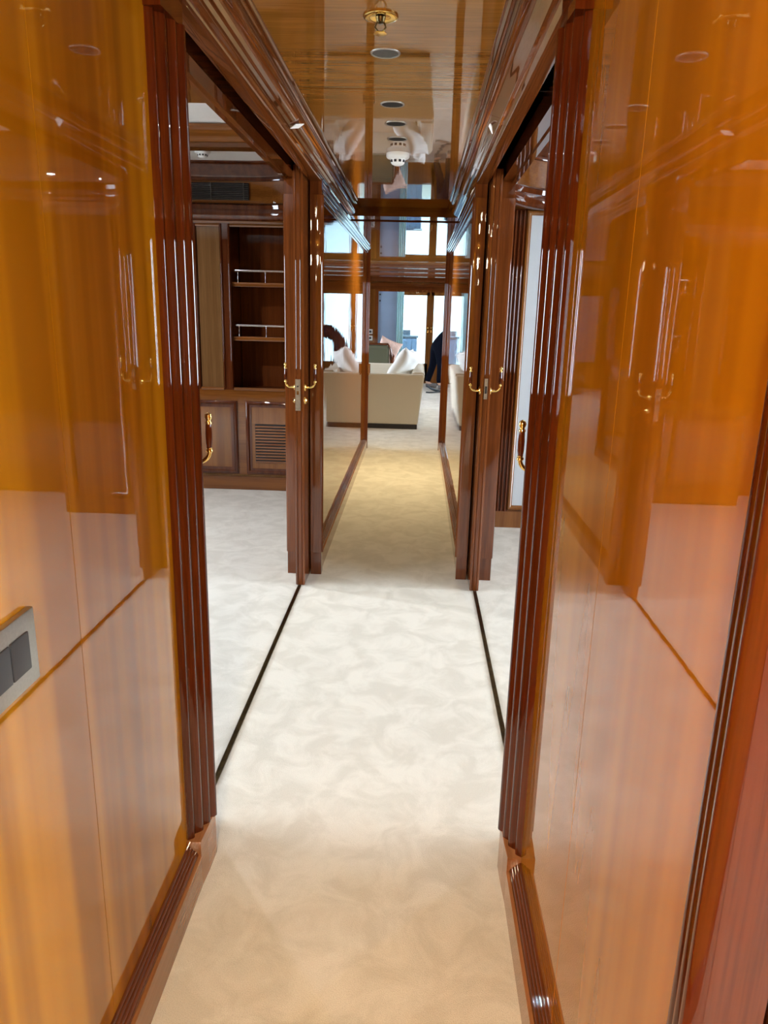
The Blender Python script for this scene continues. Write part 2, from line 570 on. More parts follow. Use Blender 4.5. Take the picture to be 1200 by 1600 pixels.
casing(PL, 1, Y1, 1, -0.545, 1.15, 'trim_7', 'near left fluted mahogany casing with plinth block', M['mahog'], M['board'])
casing(PR, -1, Y1, 1, 0.315, 1.15, 'trim_8', 'near right fluted mahogany casing with plinth block', M['mahog'], M['board'])
casing(PL, 1, Y2, -1, -0.545, 1.3, 'trim_9', 'far left fluted casing facing the passage', M['jamb'])
casing(PR, -1, Y2, -1, 0.315, 1.3, 'trim_10', 'far right fluted casing facing the passage', M['jamb'])
casing(-0.655, -1, Y2, -1, -0.605, 0.62, 'trim_11', 'far left fluted casing facing the cabin', M['jamb'])
casing(0.43, 1, Y2, -1, 0.385, 0.62, 'trim_12', 'far right fluted casing facing the cabin', M['jamb'])
casing(-0.655, -1, Y1, 1, -0.605, 0.62, 'trim_13', 'near left fluted casing facing the cabin', M['mahog'])
casing(0.43, 1, Y1, 1, 0.385, 0.62, 'trim_14', 'near right fluted casing facing the cabin', M['mahog'])
# casing of the lobby door, closest on the right
casing(PR, -1, 0.512, -1, 0.315, 1.15, 'trim_15', 'fluted mahogany casing closest to the camera on the right', M['mahog'])


# baseboards -------------------------------------------------------------
def base(face, vdir, y0, y1, nm, side, lab):
    def X(v):
        return face + vdir * v
    b = MB().prism([(X(-0.002), 0), (X(0.034), 0), (X(0.034), 0.086), (X(0.031), 0.089), (X(-0.002), 0.089)], 'Y', y0, y1)
    o = struct('baseboard_' + side, b, M['board'], lab)
    cap = [(X(-0.002), 0.088), (X(0.024), 0.088), (X(0.027), 0.091), (X(0.026), 0.095)]
    for i in range(4):
        v0, z0 = 0.025 - i * 0.006, 0.095 + i * 0.0055
        for k in range(5):
            t = k / 4
            cap.append((X(v0 - 0.006 * t + 0.0015 * math.sin(PI * t)), z0 + 0.0055 * t + 0.0016 * math.sin(PI * t)))
    cap += [(X(-0.002), 0.119)]
    struct(nm, MB().prism(cap, 'Y', y0, y1), M['mahog_y'], 'reeded mahogany cap on ' + lab, smooth=50)


base(PL, 1, -3.0, 1.555, 'trim_16', 'left', 'the near left baseboard')
base(PR, -1, 0.648, 1.555, 'trim_17', 'right', 'the near right baseboard')
base(PL, 1, 3.998, 7.80, 'trim_18', 'left_far', 'the far left baseboard')
base(PR, -1, 3.998, 7.80, 'trim_19', 'right_far', 'the far right baseboard')


# top moulding of the far panels and the passage end posts
def top_mould(face, vdir):
    def X(v):
        return face + vdir * v
    P = [(X(-0.002), 1.975)]
    for i, (z0, z1, v0, v1) in enumerate(((1.975, 1.993, 0.008, 0.018), (1.993, 2.012, 0.02, 0.028), (2.012, 2.034, 0.030, 0.034))):
        for k in range(7):
            t = k / 6
            P.append((X(v0 + (v1 - v0) * t + 0.007 * math.sin(PI * t)), z0 + (z1 - z0) * t))
    P += [(X(0.034), 2.05), (X(-0.002), 2.05)]
    return MB().prism(P, 'Y', 3.95, YE)


struct('trim_20', top_mould(PL, 1), M['mahog_y'], 'moulding on top of the far left wall panel', smooth=50)
struct('trim_21', top_mould(PR, -1), M['mahog_y'], 'moulding on top of the far right wall panel', smooth=50)


def end_post(face, vdir, nm, lab):
    def X(v):
        return face + vdir * v
    P = [(X(-0.10), YE), (X(-0.10), YE - 0.07), (X(0.0), YE - 0.07)]
    for i in range(3):
        for k in range(6):
            t = k / 5
            P.append((X(0.012 * i + 0.012 * t + 0.004 * math.sin(PI * t)), YE - 0.07 + 0.02 * i + 0.02 * t))
    P += [(X(0.038), YE)]
    o = struct(nm, MB().prism(P, 'Z', 0.0, 2.13), M['post'], lab, smooth=50)
    if vdir > 0:
        MB().lathe([(0, 0), (0.010, 0), (0.010, 0.012), (0.016, 0.016), (0.016, 0.11), (0.010, 0.114), (0, 0.114)], (X(0.044), YE - 0.075, 0.78), seg=14).build('latch', M['chrome'], o, 40)


end_post(PL, 1, 'trim_22', 'slim fluted post ending the passage on the left')
end_post(PR, -1, 'trim_23', 'slim fluted post ending the passage on the right')

# cabin shells ------------------------------------------------------------
def wall_with_hole(x0, x1, y0, y1, z0, z1, hy0, hy1, hz0, hz1):
    return MB().box(x0, x1, y0, hy0, z0, z1).box(x0, x1, hy1, y1, z0, z1).box(x0, x1, hy0, hy1, z0, hz0).box(x0, x1, hy0, hy1, hz1, z1)


struct('wall_left_cabin', wall_with_hole(-4.7, -4.6, -0.6, 6.3, 0, 2.7, 0.6, 3.6, 0.7, 2.0), M['cab'], 'outer wall of the left cabin', smooth=0)
struct('wall_left_cabin_rear', MB().box(-4.7, -0.66, -0.7, -0.5, 0, 2.7), M['cab'], 'rear wall of the left cabin', smooth=0)
struct('wall_left_cabin_end', MB().box(-4.7, -0.62, 6.16, 6.3, 0, 2.7), M['cab'], 'end wall of the left cabin', smooth=0)
struct('wall_right_cabin', wall_with_hole(4.4, 4.5, 0.6, 5.6, 0, 2.7, 0.95, 4.0, 0.7, 2.0), M['cab'], 'outer wall of the right cabin', smooth=0)
struct('wall_right_cabin_rear', MB().box(0.40, 4.5, 0.60, 0.72, 0, 2.7), M['cab'], 'rear wall of the right cabin', smooth=0)
struct('wall_right_cabin_end', MB().box(0.40, 4.5, 5.50, 5.62, 0, 2.7), M['cab'], 'end wall of the right cabin', smooth=0)


def window(name, x, y0, y1, z0, z1, lab, n=3, g='glass'):
    root = thing(name, lab, 'window', (x, (y0 + y1) / 2, z0))
    root['kind'] = 'structure'
    f = MB()
    f.box(x - 0.03, x + 0.03, y0, y0 + 0.05, z0, z1).box(x - 0.03, x + 0.03, y1 - 0.05, y1, z0, z1)
    f.box(x - 0.03, x + 0.03, y0, y1, z0, z0 + 0.05).box(x - 0.03, x + 0.03, y0, y1, z1 - 0.05, z1)
    for k in range(1, n):
        yy = y0 + (y1 - y0) * k / n
        f.box(x - 0.03, x + 0.03, yy - 0.03, yy + 0.03, z0, z1)
    f.build('window_frame', M['cab_dark'], root, 0)
    MB().box(x - 0.004, x + 0.004, y0 + 0.03, y1 - 0.03, z0 + 0.03, z1 - 0.03).build('pane', M[g], root, 0)


window('window_1', -4.65, 0.6, 3.6, 0.7, 2.0, 'long cabin window beyond the left opening')
window('window_2', 4.45, 0.95, 4.0, 0.7, 2.0, 'long cabin window beyond the right opening')

# cabin ceilings
lc = MB().box(-4.7, -0.605, -0.7, 6.2, RC, RC + 0.06)
struct('ceiling_left_cabin', lc, M['panel_white'], 'white ceiling panels of the left cabin', smooth=0)
struct('ceiling_right_cabin', MB().box(0.385, 4.5, 0.6, 5.6, RC, RC + 0.06), M['panel_white'], 'white ceiling panels of the right cabin', smooth=0)


def cab_beam(y0, y1, x0, x1, nm, lab):
    P = [(y0, RC), (y0 - 0.012, RC - 0.006), (y0 - 0.012, RC - 0.018), (y0, RC - 0.024), (y0, RC - 0.075), (y0 + 0.012, RC - 0.09), (y0 + 0.012, RC - 0.096), (y1 - 0.012, RC - 0.096), (y1, RC - 0.075), (y1, RC)]
    struct(nm, MB().prism(P, 'X', x0, x1), M['cab_x'], lab, smooth=40)


cab_beam(4.60, 4.89, -4.6, -0.66, 'trim_24', 'varnished beam between the white ceiling panels of the left cabin, farther one')
cab_beam(3.05, 3.80, -4.6, -0.66, 'trim_25', 'varnished beam between the white ceiling panels of the left cabin, nearer one')


# frieze and cornice with rounded corner
def round_path(x_open, x_wall, ywall, r, yend, sgn):
    """from far x to the partition, rounded corner, then back along the partition; normals into the room"""
    path = [((x_open, ywall), (0, -1))]
    cx = x_wall - sgn * r
    cyy = ywall - r
    n = 16
    for k in range(n + 1):
        a = PI / 2 * k / n
        path.append(((cx + sgn * r * math.sin(a), cyy + r * math.cos(a)), (-sgn * math.sin(a), -math.cos(a))))
    path.append(((x_wall, yend), (-sgn, 0)))
    return path


CORN = [(0.0, 2.035), (0.012, 2.035), (0.030, 2.05), (0.040, 2.075), (0.040, 2.10), (0.028, 2.115), (0.034, 2.14), (0.020, 2.155), (0.0, 2.16)]
FRIE = [(-0.02, 2.15), (0.004, 2.15), (0.004, 2.315), (-0.02, 2.315)]
COVE = [(0.0, 2.305), (0.014, 2.310), (0.018, 2.322), (0.010, 2.335)]
for k in range(8):
    t = k / 7
    COVE.append((0.012 + 0.075 * t - 0.012 * math.sin(PI * t), 2.340 + 0.078 * t + 0.012 * math.sin(PI * t) * -1))
COVE += [(0.095, 2.42), (0.095, 2.43), (0.0, 2.43)]
pth = round_path(-4.6, -0.665, 5.80, 0.60, 4.4, 1)
struct('trim_26', MB().sweep(pth, CORN), M['cab_dark'], 'curved cornice moulding over the bookcase in the left cabin', smooth=50)
struct('trim_27', MB().sweep(pth, FRIE), M['cab_x'], 'curved wood frieze above the bookcase in the left cabin', smooth=50)
struct('trim_28', MB().sweep(pth, COVE), M['cab_dark'], 'curved cove moulding under the white ceiling of the left cabin', smooth=50)
pthr = round_path(4.4, 0.44, 4.97, 0.60, 3.92, -1)
struct('trim_29', MB().sweep(pthr, CORN), M['cab_dark'], 'curved cornice moulding over the closet in the right cabin', smooth=50)
struct('trim_30', MB().sweep(pthr, FRIE), M['cab_x'], 'curved wood frieze above the closet in the right cabin', smooth=50)
struct('trim_31', MB().sweep(pthr, COVE), M['cab_dark'], 'curved cove moulding in the right cabin', smooth=50)

# lobby on the right behind the camera, end of the passage behind the camera
struct('wall_right_lobby', wall_with_hole(2.6, 2.7, -3.1, 0.62, 0, 2.7, -2.0, 0.2, 0.55, 2.05), M['honey'], 'outer wall of the lobby behind the camera', smooth=0)
struct('wall_right_lobby_end', MB().box(0.40, 2.7, 0.50, 0.60, 0, 2.7), M['mahog'], 'lobby wall next to the closest casing', smooth=0)
struct('ceiling_lobby', MB().box(0.385, 2.7, -3.1, 0.62, RC, RC + 0.05), M['panel_white'], 'white lobby ceiling', smooth=0)
struct('wall_right_head', MB().box(0.302, 0.44, -3.0, 0.60, 2.02, 2.6), M['mahog_y'], 'header over the lobby opening', smooth=0)
we = MB().box(-0.7, 2.7, -3.1, -3.0, 0, 2.7)
struct('wall_rear', we, M['honey'], 'wall behind the camera', smooth=0)
window('window_3', 2.65, -2.0, 0.2, 0.55, 2.05, 'lobby window behind the camera', 2)

# saloon shell --------------------------------------------------------------
struct('wall_saloon_front', MB().box(-3.6, -0.56, YE + 0.001, 8.0, 0, 2.2).box(0.33, 3.6, YE + 0.001, 8.0, 0, 2.2), M['cab'], 'saloon bulkhead on both sides of the passage end', smooth=0)
struct('wall_left_saloon', wall_with_hole(-3.7, -3.6, 7.8, 15.7, 0, 2.3, 9.0, 14.0, 0.7, 1.9), M['cab'], 'left outer wall of the saloon', smooth=0)
struct('wall_right_saloon', wall_with_hole(3.6, 3.7, 7.8, 15.7, 0, 2.3, 9.0, 14.0, 0.7, 1.9), M['cab'], 'right outer wall of the saloon', smooth=0)
window('window_4', -3.65, 9.0, 14.0, 0.7, 1.9, 'row of saloon windows on the left side', 4, 'halftint')
window('window_5', 3.65, 9.0, 14.0, 0.7, 1.9, 'row of saloon windows on the right side', 4, 'halftint')
wf = MB().box(-3.6, -0.83, 15.5, 15.7, 0, 2.2).box(0.93, 3.6, 15.5, 15.7, 0, 2.2).box(-0.83, 0.93, 15.5, 15.7, 1.84, 2.2)
struct('wall_back', wf, M['cab'], 'wood wall around the bright aft doors', smooth=0)
# stepped mouldings and dark pelmet above the aft doors
ms = MB()
for y0, z0 in ((12.35, 2.075), (13.2, 2.055), (14.2, 2.03)):
    P = []
    for k in range(13):
        a = PI * k / 12
        P.append((y0 + 0.14 * math.cos(a), 2.135 - (2.135 - z0) * math.sin(a)))
    ms.prism(P, 'X', -3.55, 3.55)
struct('trim_32', ms, M['mahog_x'], 'three rounded beams across the saloon ceiling', smooth=50)
struct('trim_33', MB().box(-3.55, 3.55, 15.25, 15.5, 1.985, 2.13).box(-0.95, 1.45, 15.42, 15.5, 1.84, 1.95).box(-0.95, 1.45, 15.40, 15.5, 1.93, 1.965), M['mahog_x'], 'dark pelmet over the aft doors')


# ====================================================================== objects
# ------------------------------------------------------------------ sliding pocket doors with levers
def lever(parent, xf, vdir, y, z, reach=0.050):
    """upright lever: rose on the door face, brass crank, wood grip, turned brass tip"""
    b = MB()
    b.lathe([(0.0, 0.0), (0.021, 0.0), (0.021, 0.003), (0.016, 0.007), (0.010, 0.010), (0.0, 0.010)], (xf, y, z), (vdir, 0, 0), 20)
    pts = [(xf + vdir * 0.006, y, z), (xf + vdir * 0.018, y, z - 0.001)]
    for k in range(9):
        a = PI / 2 * k / 8
        pts.append((xf + vdir * (reach - 0.026 + 0.026 * math.sin(a)), y, z + 0.026 * (1 - math.cos(a)) - 0.001))
    b.tube(pts, [0.0075, 0.006] + [0.0055] * 9, 12)
    xg = xf + vdir * reach
    b.lathe([(0.0055, 0.0), (0.0085, 0.002), (0.0085, 0.006), (0.006, 0.009), (0.008, 0.012), (0.0, 0.012)], (xg, y, z + 0.022), seg=16)
    h = b.build('lever_handle', M['gold'], parent, 60)
    h['label'] = 'brass lever'
    g = MB().lathe([(0.0, 0), (0.0060, 0.0), (0.0078, 0.012), (0.0080, 0.034), (0.0066, 0.058), (0.0, 0.058)], (xg, y, z + 0.034), seg=16).build('grip', M['mahog'], h, 60)
    MB().lathe([(0.0, 0), (0.0078, 0.0), (0.0088, 0.003), (0.0070, 0.006), (0.0055, 0.009), (0.0085, 0.014), (0.0092, 0.019), (0.0070, 0.025), (0.0, 0.029)], (xg, y, z + 0.091), seg=16).build('finial', M['gold'], h, 60)
    return h


def escutcheon(parent, xf, vdir, y, z):
    b = MB().lathe([(0.0, 0.0), (0.019, 0.0), (0.019, 0.003), (0.014, 0.007), (0.009, 0.014), (0.0, 0.016)], (xf, y, z), (vdir, 0, 0), 20)
    b.build('escutcheon', M['gold'], parent, 60)


def door(name, label, x0, x1, y0, y1, z0, z1):
    root = thing(name, label, 'door', ((x0 + x1) / 2, (y0 + y1) / 2, 0))
    root['kind'] = 'structure'
    return root


def leaf(root, x0, x1, yedge, yback):
    s = 1 if yback > yedge else -1
    P = [(x0, yback), (x0, yedge + s * 0.006), (x0 + 0.004, yedge + s * 0.001), (x0 + 0.010, yedge), (x0 + 0.013, yedge + s * 0.003), (x0 + 0.016, yedge),
         (x1 - 0.016, yedge), (x1 - 0.013, yedge + s * 0.003), (x1 - 0.010, yedge), (x1 - 0.004, yedge + s * 0.001), (x1, yedge + s * 0.006), (x1, yback)]
    MB().prism(P, 'Z', 0.004, 2.06).build('leaf', M['jamb'], root, 30)


d1 = door('door_1', 'far left sliding door with its edge standing out of the pocket', -0.599, -0.552, 3.69, 4.8, 0, 2)
leaf(d1, -0.599, -0.552, 3.69, 4.78)
lever(d1, -0.552, 1, 3.735, 1.043)
lever(d1, -0.599, -1, 3.735, 1.043)
escutcheon(d1, -0.552, 1, 3.735, 0.976)
escutcheon(d1, -0.599, -1, 3.735, 0.976)
lp = MB().box(-0.5935, -0.5685, 3.6875, 3.692, 0.930, 1.085).build('lock_plate', M['lockplate'], d1, 0)
MB().box(-0.586, -0.576, 3.682, 3.689, 1.010, 1.028).build('latch_bolt', M['brass'], lp, 0)
MB().lathe([(0, 0), (0.004, 0), (0.004, 0.0015), (0, 0.0015)], (-0.581, 3.6876, 1.050), (0, -1, 0), 12).build('keyhole', M['recess_shade'], lp, 0)

d2 = door('door_2', 'far right sliding door with its edge standing out of the pocket', 0.323, 0.370, 3.70, 4.8, 0, 2)
leaf(d2, 0.323, 0.370, 3.70, 4.78)
lever(d2, 0.323, -1, 3.745, 1.05)
lever(d2, 0.370, 1, 3.745, 1.05)
lp = MB().box(0.3385, 0.3545, 3.6975, 3.702, 1.012, 1.112).build('lock_plate', M['lockplate'], d2, 0)
MB().box(0.3415, 0.3515, 3.694, 3.699, 1.040, 1.075).build('latch_slot', M['recess_shade'], lp, 0)

d3 = door('door_3', 'near left sliding door in its pocket, only its brass lever showing', -0.599, -0.552, 0.7, 1.80, 0, 2)
leaf(d3, -0.599, -0.552, 1.80, 0.72)
lever(d3, -0.552, 1, 1.752, 1.058, 0.060)
d4 = door('door_4', 'near right sliding door in its pocket, only its brass lever showing', 0.323, 0.370, 0.7, 1.80, 0, 2)
leaf(d4, 0.323, 0.370, 1.80, 0.72)
lever(d4, 0.323, -1, 1.752, 1.062, 0.068)


# ------------------------------------------------------------------ brass door tracks in the floor
def track(name, label, xc, y0, y1):
    root = thing(name, label, 'door track', (xc, (y0 + y1) / 2, 0))
    MB().box(xc - 0.0085, xc - 0.0045, y0, y1, 0.0005, 0.0045).box(xc + 0.0045, xc + 0.0085, y0, y1, 0.0005, 0.0045).build('brass_rim', M['bronze'], root, 0)
    MB().box(xc - 0.0045, xc + 0.0045, y0, y1, 0.0005, 0.0025).build('channel', M['bronze'], root, 0)


track('floor_track', 'dark brass door track let into the carpet across the left opening', -0.578, 1.70, 3.688)
track('floor_track', 'dark brass door track let into the carpet across the right opening', 0.350, 1.70, 3.698)

# ------------------------------------------------------------------ light switch
sw = thing('light_switch', 'brushed metal wall plate with dark rocker switches on the left wall', 'light switch', (PL, 0.868, 0.96))
MB().rbox(PL, PL + 0.010, 0.796, 0.940, 0.905, 1.013, 0.0025, 2).build('plate', M['nickel'], sw, 40)
for ya, yb in ((0.871, 0.917), (0.822, 0.868)):
    MB().rbox(PL + 0.006, PL + 0.0125, ya, yb, 0.931, 0.986, 0.002, 2).build('rocker', M['rocker'], sw, 40)

# ------------------------------------------------------------------ ceiling fixtures of the passage
sp_ = thing('sprinkler', 'brass sprinkler head in the passage ceiling, nearest of the ceiling fittings', 'sprinkler', (-0.113, 2.018, CE))
MB().lathe([(0.0, 0.0), (0.042, 0.0), (0.042, -0.003), (0.034, -0.006), (0.017, -0.002), (0.0, -0.002)], (-0.113, 2.018, CE), seg=36).build('rosette', M['gold'], sp_, 60)
fr_ = MB().lathe([(0.0, -0.002), (0.012, -0.003), (0.010, -0.012), (0.007, -0.016), (0, -0.016)], (-0.113, 2.018, CE), seg=16)
fr_.tube([(-0.121, 2.018, CE - 0.012), (-0.126, 2.018, CE - 0.024), (-0.116, 2.018, CE - 0.036)], 0.0022, 8)
fr_.tube([(-0.105, 2.018, CE - 0.012), (-0.100, 2.018, CE - 0.024), (-0.110, 2.018, CE - 0.036)], 0.0022, 8)
fr_.build('frame', M['bronze'], sp_, 60)
MB().lathe([(0, -0.035), (0.015, -0.036), (0.016, -0.038), (0.0, -0.039)], (-0.113, 2.018, CE), seg=20).build('deflector', M['brass'], sp_, 60)


def downlight(x, y, label, wide, z=CE, watts=0, spread=180, col=(1.0, 0.88, 0.52)):
    """recessed fitting; watts adds an unseen fill lamp just under the lens"""
    if watts:
        l = bpy.data.lights.new('added_fill', 'AREA')
        l.shape = 'DISK'
        l.size = 0.055
        l.spread = math.radians(spread)
        l.energy = watts
        l.color = col
        lo = bpy.data.objects.new('added_fill', l)
        lo.location = (x, y, z - 0.008)
        COL.objects.link(lo)
    r = thing('recessed_downlight', label, 'ceiling light', (x, y, z), 'recessed downlights along the passage ceiling')
    MB().lathe([(0.036, 0.001), (0.036, -0.002), (0.038, -0.003), (0.041, -0.002), (0.042, 0.0), (0.042, 0.001)], (x, y, z), seg=36).build('rim', M['nickel'], r, 60)
    l_ = MB().lathe([(0.0, -0.0015), (0.020, -0.0012), (0.036, -0.0008), (0.036, 0.001), (0, 0.001)], (x, y, z), seg=30)
    l_.build('lens', M['lens'] if wide else M['recess_shade'], r, 60)


downlight(-0.113, 2.282, 'grey round downlight just beyond the brass sprinkler', True)
downlight(-0.111, 2.800, 'first dark round downlight beyond the ceiling joint', False)
downlight(-0.107, 3.067, 'middle of the three dark round downlights beyond the joint', False)
downlight(-0.108, 3.323, 'dark round downlight next to the white smoke detector', False)


downlight(-0.113, 1.28, 'added fill downlight above the near passage, out of view', True, watts=0.35, spread=50, col=(1.0, 0.84, 0.56))  # unseen lamp added to brighten and warm the near carpet
downlight(-0.113, 6.50, 'added fill downlight hidden behind the ceiling beam', True, 2.13, watts=15, spread=150)  # unseen lamp added to brighten the far passage, hidden by the beam


downlight(-2.3, 4.22, 'added fill light in the left cabin ceiling, out of view', True, RC, watts=20, spread=170, col=(0.86, 0.92, 1.0))  # unseen lamp added to lift the left cabin floor and bookcase
downlight(2.0, 3.6, 'added fill light in the right cabin ceiling, out of view', True, RC, watts=10, spread=170, col=(0.86, 0.92, 1.0))  # unseen lamp added to light the closet in the right cabin


gl = thing('added_fill_lamp', 'added fill lamp on the passage ceiling behind the camera, out of view', 'ceiling light', (-0.113, -0.55, CE))  # unseen lamp added to brighten the near upper walls; only its base is modelled
MB().lathe([(0, 0), (0.07, 0), (0.07, -0.02), (0.05, -0.03), (0, -0.03)], (-0.113, -0.55, CE), seg=24).build('base', M['brass'], gl, 40)
l = bpy.data.lights.new('added_fill_point', 'POINT')
l.shadow_soft_size = 0.05
l.energy = 52
l.color = (1.0, 0.88, 0.60)
lo = bpy.data.objects.new('added_fill_point', l)
lo.location = (-0.113, -0.55, CE - 0.17)
COL.objects.link(lo)


def smoke(x, y, z, label):
    r = thing('smoke_detector', label, 'smoke detector', (x, y, z))
    MB().lathe([(0.0, 0.0), (0.052, 0.0), (0.052, -0.014), (0.048, -0.020), (0.036, -0.024), (0, -0.024)], (x, y, z), seg=36).build('base', M['white'], r, 40)
    h = MB().lathe([(0.0, -0.022), (0.034, -0.024), (0.032, -0.036), (0.026, -0.045), (0.014, -0.050), (0.0, -0.050)], (x, y, z), seg=30).build('head', M['white'], r, 40)
    v = MB()
    for k in range(10):
        a = 2 * PI * k / 10
        c = Vector((x + 0.0315 * math.cos(a), y + 0.0315 * math.sin(a), z - 0.033))
        t = MB().box(-0.003, 0.003, -0.0055, 0.0055, -0.005, 0.005)
        bmesh.ops.transform(t.bm, matrix=Matrix.Translation(c) @ Matrix.Rotation(a, 4, 'Z'), verts=list(t.bm.verts))
        v.merge(t)
    v.build('vent_slots', M['black'], h, 0)


smoke(-0.113, 3.615, CE, 'white smoke detector on the passage ceiling')
smoke(-1.475, 5.36, RC, 'white smoke detector on the white ceiling panel of the left cabin')


def sticker(x, y, z, n, turn, label):
    t = MB().box(-0.021, 0.021, -0.018, 0.018, -0.003, 0.0)
    n = Vector(n).normalized()
    u = Vector((0, 1, 0))
    w = n.cross(u)
    mt = Matrix((u, w, n)).transposed().to_4x4() @ Matrix.Rotation(turn, 4, 'Z')
    mt.translation = Vector((x, y, z))
    bmesh.ops.transform(t.bm, matrix=mt, verts=list(t.bm.verts))
    tag(t.build('paper_sticker', M['paper'], None, 0), label, 'sticker')


sticker(PL + 0.080, 2.88, HD + 0.024, (0.30, -0.35, -0.88), 0.75, 'small white square sticker on the left crown moulding')
sticker(PR - 0.074, 2.84, HD + 0.026, (-0.9, 0.0, -0.42), 0.4, 'small white square sticker on the right crown moulding')

# ------------------------------------------------------------------ bookcase in the left cabin
YB = 5.79
bk = thing('built_in_bookcase', 'built-in wood bookcase with open niche, louvred door and brass-railed shelves', 'bookcase', (-1.2, YB, 0))
XB0, XB1 = -1.96, -0.72
c = MB()
c.box(XB0, XB1, YB + 0.31, YB + 0.34, 0, 2.04)           # back
c.box(XB0, XB1, YB, YB + 0.31, 0.0, 0.118)              # plinth
c.box(XB0, XB1, YB, YB + 0.31, 0.735, 0.80)              # middle rail
c.box(XB0, XB1, YB + 0.004, YB + 0.31, 2.018, 2.05)      # head
c.box(XB0, XB1, YB, YB + 0.02, 0.118, 0.735)            # lower front
c.build('carcass', M['cab_x'], bk, 0)
MB().prism([(YB - 0.010, 0.118), (YB - 0.004, 0.112), (YB + 0.01, 0.112), (YB + 0.01, 0.126), (YB - 0.006, 0.126)], 'X', XB0, XB1).build('plinth_bead', M['pale'], bk, 40)
for x0, x1 in ((XB0, -1.668), (-1.492, -1.412), (-0.93, XB1)):
    MB().box(x0, x1, YB, YB + 0.31, 0.80, 2.02).build('upright', M['cab_dark'], bk, 0)
    if x1 < -0.9:
        t = MB()
        for xx in (x0, x1 - 0.02) if x0 > XB0 else (x1 - 0.02,):
            P = [(xx + 0.02 * k / 8, YB - 0.012 * math.sin(PI * k / 8)) for k in range(9)]
            t.prism(P, 'Z', 0.81, 2.015)
        t.build('bead', M['cab_dark'], bk, 50)
MB().box(-1.664, -1.496, YB + 0.010, YB + 0.31, 0.80, 2.02).build('side_panel', M['pale'], bk, 0)
MB().box(-1.41, -0.93, YB + 0.295, YB + 0.305, 0.80, 2.02).box(-1.41, -0.93, YB + 0.0, YB + 0.305, 0.796, 0.806).build('niche_lining', M['niche'], bk, 0)
for z in (0.806, 2.005):
    mh = MB()
    mh.prism([(YB - 0.010, z), (YB, z + 0.012), (YB + 0.012, z + 0.012), (YB + 0.012, z - 0.01), (YB - 0.006, z - 0.01)], 'X', -1.412, -0.93)
    mh.build('niche_moulding', M['cab_x'], bk, 0)
    mh = MB()
    mh.prism([(YB - 0.010, z), (YB, z + 0.012), (YB + 0.012, z + 0.012), (YB + 0.012, z - 0.01), (YB - 0.006, z - 0.01)], 'X', -1.668, -1.49)
    mh.build('panel_moulding', M['cab_x'], bk, 0)
for z in (1.205, 1.605):
    s_ = MB().rbox(-1.412, -0.93, YB + 0.03, YB + 0.30, z - 0.032, z, 0.004, 2).build('shelf', M['cab_x'], bk, 40)
    r_ = MB().rbox(-1.40, -0.935, YB + 0.040, YB + 0.048, z + 0.078, z + 0.090, 0.002, 2)
    for x in (-1.37, -1.16, -0.955):
        r_.lathe([(0.006, 0.0), (0.006, 0.004), (0.004, 0.007), (0.004, 0.079), (0, 0.079)], (x, YB + 0.044, z), seg=10)
    r_.build('gallery_rail', M['chrome'], s_, 40)


def framed_door(name, x0, x1, z0, z1, mold, pm, parent, label=None):
    d = MB().box(x0 + mold, x1 - mold, YB - 0.006, YB + 0.01, z0 + mold, z1 - mold).build(name, pm, parent, 0)
    if label:
        d['label'] = label
    fr = MB()
    prof = [(0.0, 0.0), (0.0, -0.012), (0.010, -0.020), (0.020, -0.020), (0.030, -0.010), (mold, -0.010), (mold, 0.0)]
    # four mitred sides
    cs = [(x0, z0), (x1, z0), (x1, z1), (x0, z1)]
    ins = [(1, 1), (-1, 1), (-1, -1), (1, -1)]
    rings = []
    for (cx, cz), (ix, iz) in zip(cs, ins):
        rings.append([fr.bm.verts.new((cx + ix * o, YB + yy, cz + iz * o)) for o, yy in prof])
    for i in range(4):
        a, b = rings[i], rings[(i + 1) % 4]
        for k in range(len(prof) - 1):
            fr.face([a[k], a[k + 1], b[k + 1], b[k]])
    fr.build('door_moulding', M['cab_dark'], d, 40)
    return d


framed_door('cabinet_door', -1.93, -1.392, 0.135, 0.715, 0.052, M['cab'], bk)
ld = framed_door('louvred_door', -1.325, -0.83, 0.135, 0.715, 0.046, M['cab'], bk, 'louvred cabinet door')
lv = MB()
n = 13
for k in range(n):
    z = 0.228 + k * (0.535 - 0.228) / n
    lv.prism([(YB - 0.013, z), (YB - 0.009, z + 0.0125), (YB - 0.0045, z + 0.0125), (YB - 0.0085, z)], 'X', -1.25, -0.905)
MB().box(-1.253, -0.902, YB - 0.0068, YB - 0.0058, 0.226, 0.537).build('louvre_shade_sheet', M['recess_shade'], ld, 0)  # flat dark sheet stands in for the shade between the slats
lv.build('louvres', M['cab_x'], ld, 0)

# air grille in the frieze
ag = thing('air_grille', 'dark slatted air grille in the frieze above the bookcase', 'air vent', (-1.6, 5.79, 2.24))
MB().box(-1.95, -1.262, 5.786, 5.7975, 2.178, 2.296).build('backing', M['recess_shade'], ag, 0)
fg = MB()
for k in range(9):
    z = 2.184 + k * 0.0122
    fg.prism([(5.776, z), (5.786, z + 0.0045), (5.788, z + 0.003), (5.779, z - 0.0015)], 'X', -1.945, -1.267)
for x in (-1.54, -1.30):
    fg.box(x - 0.002, x + 0.002, 5.777, 5.787, 2.18, 2.294)
fg.build('slats', M['grille'], ag, 0)

